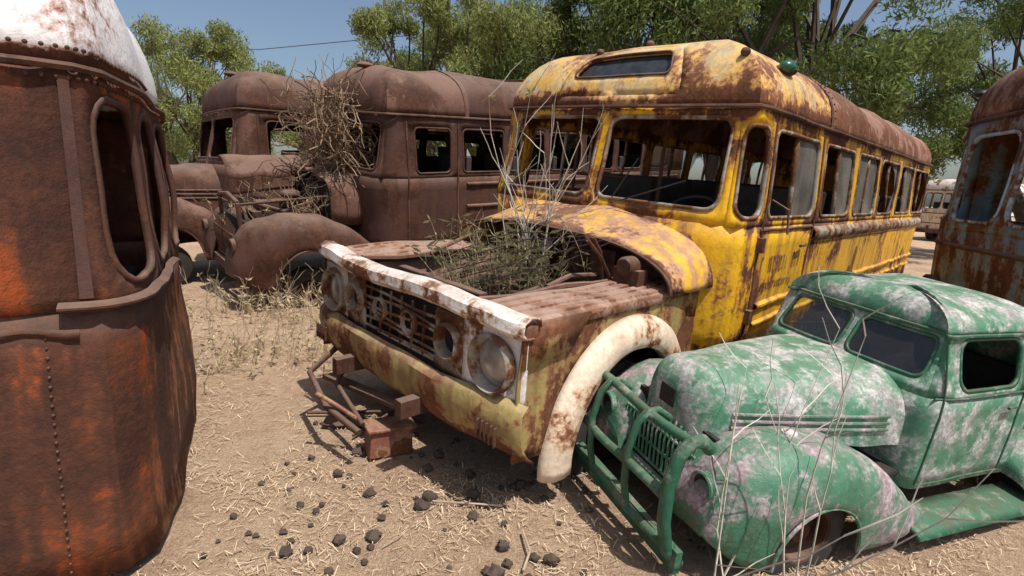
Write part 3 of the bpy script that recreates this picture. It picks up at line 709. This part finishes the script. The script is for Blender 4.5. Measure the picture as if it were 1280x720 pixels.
def left_bus():
    M,S,par=flat_bus('orange_rusty_bus',(-1.92,2.93,0,.50,0,0,1.),(M_orange,M_whiter,None,M_rust,M_rust),XR=-6,z1=1.14,z2=1.87,ze=1.93,D=.25,e=.5,h=.62,z0=.04,
        wsh=[(0,.60,.035,.56,1.16,1.86),(.60,1.22,.64,1.12,1.16,1.86)],slope=.05,dent=.030,low=-.03,rails=False,frames=M_rust,front=False,x0=-1.6)
    mb=MB()
    uu=[-u for u in lin(.2,3.4,80)]
    rivets(mb,[S.pos(u,1.895,.006) for u in uu],.008);rivets(mb,[S.roof(u,.04,.008) for u in uu],.008)
    for d in (-.30,-.62):
        u=-S.ux(d);rivets(mb,[S.pos(u,z,.004) for z in lin(.1,1.0 if d>-.5 else 1.86,26)],.006)
    f=lambda u,v:S.pos(u,1.0+.035*v+.02*noise.noise(Vector((u*6,0,0))),.006+.010*sin(v*pi)+.01*noise.noise(Vector((u*9,v,0))))
    mb.grid(f,lin(-1.25,-3.6,60),lin(0,1,4))
    f=lambda u,v:S.pos(u,1.09+.04*v,.006+.035*sin(v*pi))
    mb.grid(f,lin(0,-1.30,30),lin(0,1,5))
    mb.grid(lambda u,v:S.pos(u,v,.008),[-1.24,-1.20],lin(1.14,1.9,8))
    mb.obj('rivets_and_seams',M_rust,par)

def junk():
    mb=MB();mb.box((0,0,.09),(.26,.15,.16),tp=.92);mb.box((0,0,.18),(.29,.18,.02));mb.box((.05,.1,.1),(.1,.05,.1));mb.tube([(-.12,.0,.18),(-.3,.1,.3),(-.4,.15,.36)],.014)
    o=mb.obj('rusted_metal_box',rusty('red_rust',(.24,.09,.06),(.17,.065,.045),.45,5),bevel=.01);o.location=(-.70,2.92,0);o.rotation_euler=(0,.05,.5)
    random.seed(11);mb=MB()
    for i in range(130):
        x,y=random.uniform(-1.3,1.0),random.uniform(1.75,3.4);r=random.uniform(.006,.018) if i>22 else random.uniform(.018,.032)
        if i<=22: x,y=random.uniform(-1.0,.3),random.uniform(1.8,2.9)
        z=gz(x,y)+.008;mb.sph((x,y,z+r*.6),(r*1.2,r,r*.85),9,6,0,.7)
    mb.obj('stones',plain('stone',(.075,.053,.042),.95,bump=.3))
    mb=MB();mb.tube([(.10,1.95,.02),(.13,2.05,.035),(.10,2.2,.03)],.006,6);mb.tube([(-.35,2.4,.03),(.0,2.38,.035)],.005,6)
    for i in range(26):
        x,y=random.uniform(-1.8,1.6),random.uniform(1.8,4.5);a=random.uniform(0,pi);L=random.uniform(.05,.2);mb.tube([(x,y,gz(x,y)+.012),(x+cos(a)*L*.5,y+sin(a)*L*.5,gz(x,y)+.022),(x+cos(a+.3)*L,y+sin(a+.3)*L,gz(x,y)+.012)],.003,4)
    mb.obj('fallen_sticks',M_stem)
    mb=MB();mb.grid(lambda x,y:(x,y,.03+.02*noise.noise(Vector((x*8,y*8,0)))),lin(-.15,.15,6),lin(-.06,.06,3));mb.tube([(-.3,.1,.03),(.2,.16,.035),(.5,.05,.02)],.012,6);mb.tube([(.1,-.2,.03),(.35,.3,.06)],.009,6)
    o=mb.obj('scrap_metal',M_rust,solid=.006);o.location=(-1.05,3.25,0)

def gz(x,y): return .03*noise.noise(Vector((x*.6,y*.6,0)))-.012
def quads(name,V,mat):
    n=len(V);me=bpy.data.meshes.new(name);me.vertices.add(n*4);me.vertices.foreach_set('co',np.ascontiguousarray(V,dtype=np.float32).ravel());me.loops.add(n*4);me.loops.foreach_set('vertex_index',np.arange(n*4,dtype=np.int32));me.polygons.add(n);me.polygons.foreach_set('loop_start',np.arange(n,dtype=np.int32)*4)
    me.update(calc_edges=True);me.validate();me.materials.append(mat);return me
def ground():
    mb=MB()
    ax=sorted(set([-400,-200,-100,-60,-40,-25,-16,-11]+[float(q) for q in np.round(np.linspace(-8,8,130),3)]+[11,16,25,40,60,100,200,400]));ay=sorted(set([-60,-30,-15,-8,-4]+[float(q) for q in np.round(np.linspace(-1,14,130),3)]+[18,25,40,60,100,200,500]))
    mb.grid(lambda x,y:(x,y,gz(x,y)+.012*noise.noise(Vector((x*4,y*4,0)))),ax,ay)
    m,t,b=nt('dry_straw_ground');tc=t.nodes.new('ShaderNodeTexCoord').outputs['Object']
    a=nz(t,tc,1.2,4,.6);f=nz(t,tc,70,4,.75,None,1.5);s1=nz(t,tc,110,2,.6,(1,.15,1),1.,(0,0,.5));s2=nz(t,tc,100,2,.6,(.15,1,1),1.,(0,0,.9));md=nz(t,tc,9,4,.7)
    c=ramp(t,a,[(.35,(.42,.275,.185)),(.5,(.52,.36,.245)),(.68,(.58,.43,.295))])
    c=mixc(t,ramp(t,f,[(.36,.75),(.50,0.)]),c,(.24,.145,.09));c=mixc(t,ramp(t,s1,[(.56,0.),(.64,.5)]),c,(.70,.56,.38));c=mixc(t,ramp(t,s2,[(.56,0.),(.64,.5)]),c,(.64,.50,.34));c=mixc(t,ramp(t,md,[(.36,.5),(.48,0.)]),c,(.32,.205,.13))
    t.links.new(c,b.inputs['Base Color']);b.inputs['Roughness'].default_value=.95;b.inputs['Specular IOR Level'].default_value=.1
    bp=N(t,'ShaderNodeBump',Strength=.9,Distance=.025);t.links.new(mth(t,'ADD',f,md),bp.inputs['Height']);t.links.new(bp.outputs[0],b.inputs['Normal'])
    mb.obj('ground',m,merge=0)
    n=80000;rs=np.random.RandomState(4)
    yy=1.2+ (rs.rand(n)**1.5)*7;xx=(rs.rand(n)-.5)*(yy*1.9+1.2)+.1
    keep=np.array([noise.noise(Vector((float(x)*2.2,float(y)*2.2,5)))+rs.uniform(-.45,.45)>.02 for x,y in zip(xx,yy)]);xx=xx[keep];yy=yy[keep];n=len(xx)
    an=rs.rand(n)*pi;L=rs.uniform(.010,.055,n);w=rs.uniform(.0006,.0015,n)*(1+yy*.2);dz=rs.uniform(-.5,.5,n)
    zz=np.array([gz(float(x),float(y)) for x,y in zip(xx,yy)])+rs.uniform(.0,.014,n)
    dx,dy=np.cos(an),np.sin(an);V=np.zeros((n,4,3))
    for k,(sl,sw) in enumerate(((-1,-1),(1,-1),(1,1),(-1,1))):
        V[:,k,0]=xx+dx*L*sl*.5-dy*w*sw;V[:,k,1]=yy+dy*L*sl*.5+dx*w*sw;V[:,k,2]=zz+dz*L*sl*.5+.008
    me=quads('dry_straw',V,leafmat('straw',(.74,.60,.41),(.38,.26,.16),0));o=bpy.data.objects.new('dry_straw',me);scene.collection.objects.link(o)

# ------------------------------------------------------------ trees
M_bark=plain('bark',(.075,.055,.04),.95,scale=6)
def tree_mesh(seed,ncl,H_,R_,nleaf,lm,ls=.10,droop=.6,base=.38):
    random.seed(seed);rs=np.random.RandomState(seed);mb=MB();cl=[]
    for i in range(ncl):
        a=random.random()*2*pi;rr=R_*sqrt(random.random());hh=base+(1-base)*random.random()**.8
        k=sqrt(max(0.05,1-((hh-.6)/.5)**2)) ;cl.append(Vector((rr*cos(a)*k,rr*sin(a)*k,H_*hh)))
    limbs=[]
    for j in range(6):
        a=2*pi*j/6+random.random();top=Vector((cos(a)*R_*.35,sin(a)*R_*.35,H_*.55));p0=Vector((0.1*cos(a),.1*sin(a),H_*.05))
        pts=[p0,p0.lerp(top,.35)+Vector((random.gauss(0,.2),random.gauss(0,.2),0)),p0.lerp(top,.7)+Vector((random.gauss(0,.25),random.gauss(0,.25),0)),top];mb.tube(pts,[.22,.17,.12,.07],7);limbs.append(pts)
    mb.tube([(0,0,-.3),(0,0,H_*.06),(0,0,H_*.12)],[.42,.34,.28],9)
    for c in cl:
        l=min(limbs,key=lambda q:(q[3]-c).length+random.random());s=l[2].lerp(l[3],random.random());md=s.lerp(c,.5)+Vector((random.gauss(0,.2),random.gauss(0,.2),random.gauss(.2,.15)));mb.tube([s,md,c],[.06,.035,.012],4,cap=False)
    sz=len(cl);ci=rs.randint(0,sz,nleaf);C=np.array([list(c) for c in cl])[ci];srad=rs.uniform(.4,1.0,sz)[ci][:,None]*R_*.21
    g=rs.normal(size=(nleaf,3));g/=np.linalg.norm(g,axis=1)[:,None];g*=rs.rand(nleaf,1)**.45;g[:,2]=g[:,2]*.7-.15
    P=C+g*srad;P[:,2]-=droop*rs.rand(nleaf)**2*srad[:,0]
    d=rs.normal(size=(nleaf,3));d[:,2]-=1.0;d/=np.linalg.norm(d,axis=1)[:,None];e=np.cross(d,rs.normal(size=(nleaf,3)));e/=np.linalg.norm(e,axis=1)[:,None]
    L=rs.uniform(.6,1.4,(nleaf,1))*ls;W=L*.24
    V=np.stack([P-d*L,P+e*W,P+d*L,P-e*W],1)
    leaf=quads('leaves%d'%seed,V,lm);
    o=mb.obj('tmp',M_bark);bm=o.data;bpy.data.objects.remove(o)
    return bm,leaf
def tree(T,x,y,s,rot,nm='mesquite_tree',zs=1.):
    e=bpy.data.objects.new(nm,None);scene.collection.objects.link(e);e.location=(x,y,0);e.scale=(s,s,s*zs);e.rotation_euler=(0,0,rot)
    for k,m_ in zip(('trunk','crown'),T):
        o=bpy.data.objects.new(k,m_);scene.collection.objects.link(o);o.parent=e
def trees():
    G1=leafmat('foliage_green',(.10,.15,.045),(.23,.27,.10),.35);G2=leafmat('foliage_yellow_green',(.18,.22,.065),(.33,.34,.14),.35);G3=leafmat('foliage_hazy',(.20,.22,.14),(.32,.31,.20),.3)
    T1=tree_mesh(31,70,8.,4.2,60000,G1,.078);T2=tree_mesh(32,56,7.,3.6,46000,G2,.074);T3=tree_mesh(33,42,6.,3.,24000,G3,.10)
    tree(T1,6.3,15.,1.15,.3);tree(T1,3.4,17.,1.0,2.2);tree(T2,.3,17.5,.95,1.);tree(T2,2.0,20,1.0,3.)
    tree(T1,9.3,17.,.82,4.2);tree(T1,15.4,15.5,1.0,5.)
    tree(T2,-2.6,19.,1.05,4.);tree(T1,-.8,23.,1.05,2.)
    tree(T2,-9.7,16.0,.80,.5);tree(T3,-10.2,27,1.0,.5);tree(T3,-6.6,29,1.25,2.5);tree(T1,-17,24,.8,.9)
    rs=np.random.RandomState(8)
    e=bpy.data.objects.new('distant_tree_line',None);scene.collection.objects.link(e)
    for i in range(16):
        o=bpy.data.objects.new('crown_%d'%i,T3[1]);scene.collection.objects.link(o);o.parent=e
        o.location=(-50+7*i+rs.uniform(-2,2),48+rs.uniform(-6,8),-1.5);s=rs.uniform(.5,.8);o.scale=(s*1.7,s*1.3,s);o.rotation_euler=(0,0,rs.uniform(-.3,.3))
    mb=MB();mb.tube([(-30,38,9.5),(-14,30,8.2),(2,24,8.6)],.02,4);mb.obj('power_line',M_black)

# ------------------------------------------------------------ world, sun, camera
w=bpy.data.worlds.new('World');scene.world=w;w.use_nodes=True;t=w.node_tree
sk=t.nodes.new('ShaderNodeTexSky');sk.sky_type='NISHITA';sk.sun_disc=False;sv=Vector((.32,-.38,1.0)).normalized()
sk.sun_elevation=math.asin(sv.z);sk.sun_rotation=math.atan2(sv.x,sv.y);sk.air_density=1.;sk.dust_density=2.6
bg=t.nodes['Background'];bg.inputs[1].default_value=.12;t.links.new(sk.outputs[0],bg.inputs[0])
ld=bpy.data.lights.new('sun','SUN');ld.energy=5.;ld.angle=radians(.5);ld.color=(1,.95,.88);lo=bpy.data.objects.new('sun',ld);scene.collection.objects.link(lo);lo.rotation_euler=sv.to_track_quat('Z','Y').to_euler()
cd=bpy.data.cameras.new('camera');co=bpy.data.objects.new('camera',cd);scene.collection.objects.link(co);scene.camera=co
f,p,r=CAM;F=Vector((0,cos(p),-sin(p)));R0=Vector((1,0,0));U0=Vector((0,sin(p),cos(p)));R=cos(r)*R0+sin(r)*U0;U=-sin(r)*R0+cos(r)*U0
Mc=Matrix((R,U,-F)).transposed().to_4x4();Mc.translation=(0,0,H);co.matrix_world=Mc
cd.sensor_width=36;cd.lens=f/1280*36;cd.clip_start=.05;cd.clip_end=1500
scene.view_settings.view_transform='Standard';scene.view_settings.look='None';scene.view_settings.exposure=0

# ------------------------------------------------------------ build everything
yb,MY=yellow_bus()
weeds('dry_weed',M_stem,[(.1,.0,.85),(.3,-.05,.85),(-.1,.15,.9)],90,.3,.65,.35,.12,.003,.8,MY,2,.12,.3,1.2)
weeds('dry_weed',M_stemg,[(-.25,.0,1.0),(-.3,-.2,1.0)],14,.7,1.35,.12,.12,.006,.15,MY,5,.06,.6)
MG=green_truck()
weeds('bare_shrub',M_stemg,[(.85,.98,.15),(.5,1.15,.1)],8,1.2,1.9,.22,.10,.008,0,MG,21,.07,.6)
MRB,SB,_=rusty_bus('rusty_bus',POSE['RB'],M_rust,M_rust2,seed=3,opened=True)
tangle('dry_vine_tangle',M_vine,(-.60,.15,1.88),(.42,.45,.72),640,MRB,4,.008)
weeds('dry_weed',M_vine,[(.2,.0,.9),(-.2,.3,1.0),(.4,-.3,.9)],60,.2,.6,.5,.2,.006,.2,MRB,14,.2,lm=M_dryleaf)
rusty_bus('rusty_bus',POSE['RC'],M_rust2,M_rust,seed=6)
flat_bus('blue_rusty_bus',POSE['RD'],(M_blue,M_yroof,None,M_rust2,M_bluefr),frames=M_bluefr)
flat_bus('white_bus',(19.,24.,0,-2.7,0,0,1.),(M_cream,M_white,None,M_rust2,M_alu),frames=M_alu,XR=-8)
left_bus();junk();ground();trees()
weeds('dry_weed',M_stem,[(-2.4+.3*i,4.2+.3*(i%3)+.12*i,0) for i in range(8)],300,.12,.5,.4,.12,.0035,.2,None,8,.25,lm=M_dryleaf)
weeds('dry_weed',M_stem,[(-3.4+.5*i,5.9+.3*(i%2),0) for i in range(6)],320,.2,.6,.4,.12,.0045,.2,None,9,.3,lm=M_dryleaf)
weeds('dry_weed',M_stem,[(2.9,3.6,0),(3.2,4.2,0),(3.,3.2,0)],150,.1,.45,.4,.12,.004,.1,None,10,.2,lm=M_dryleaf)
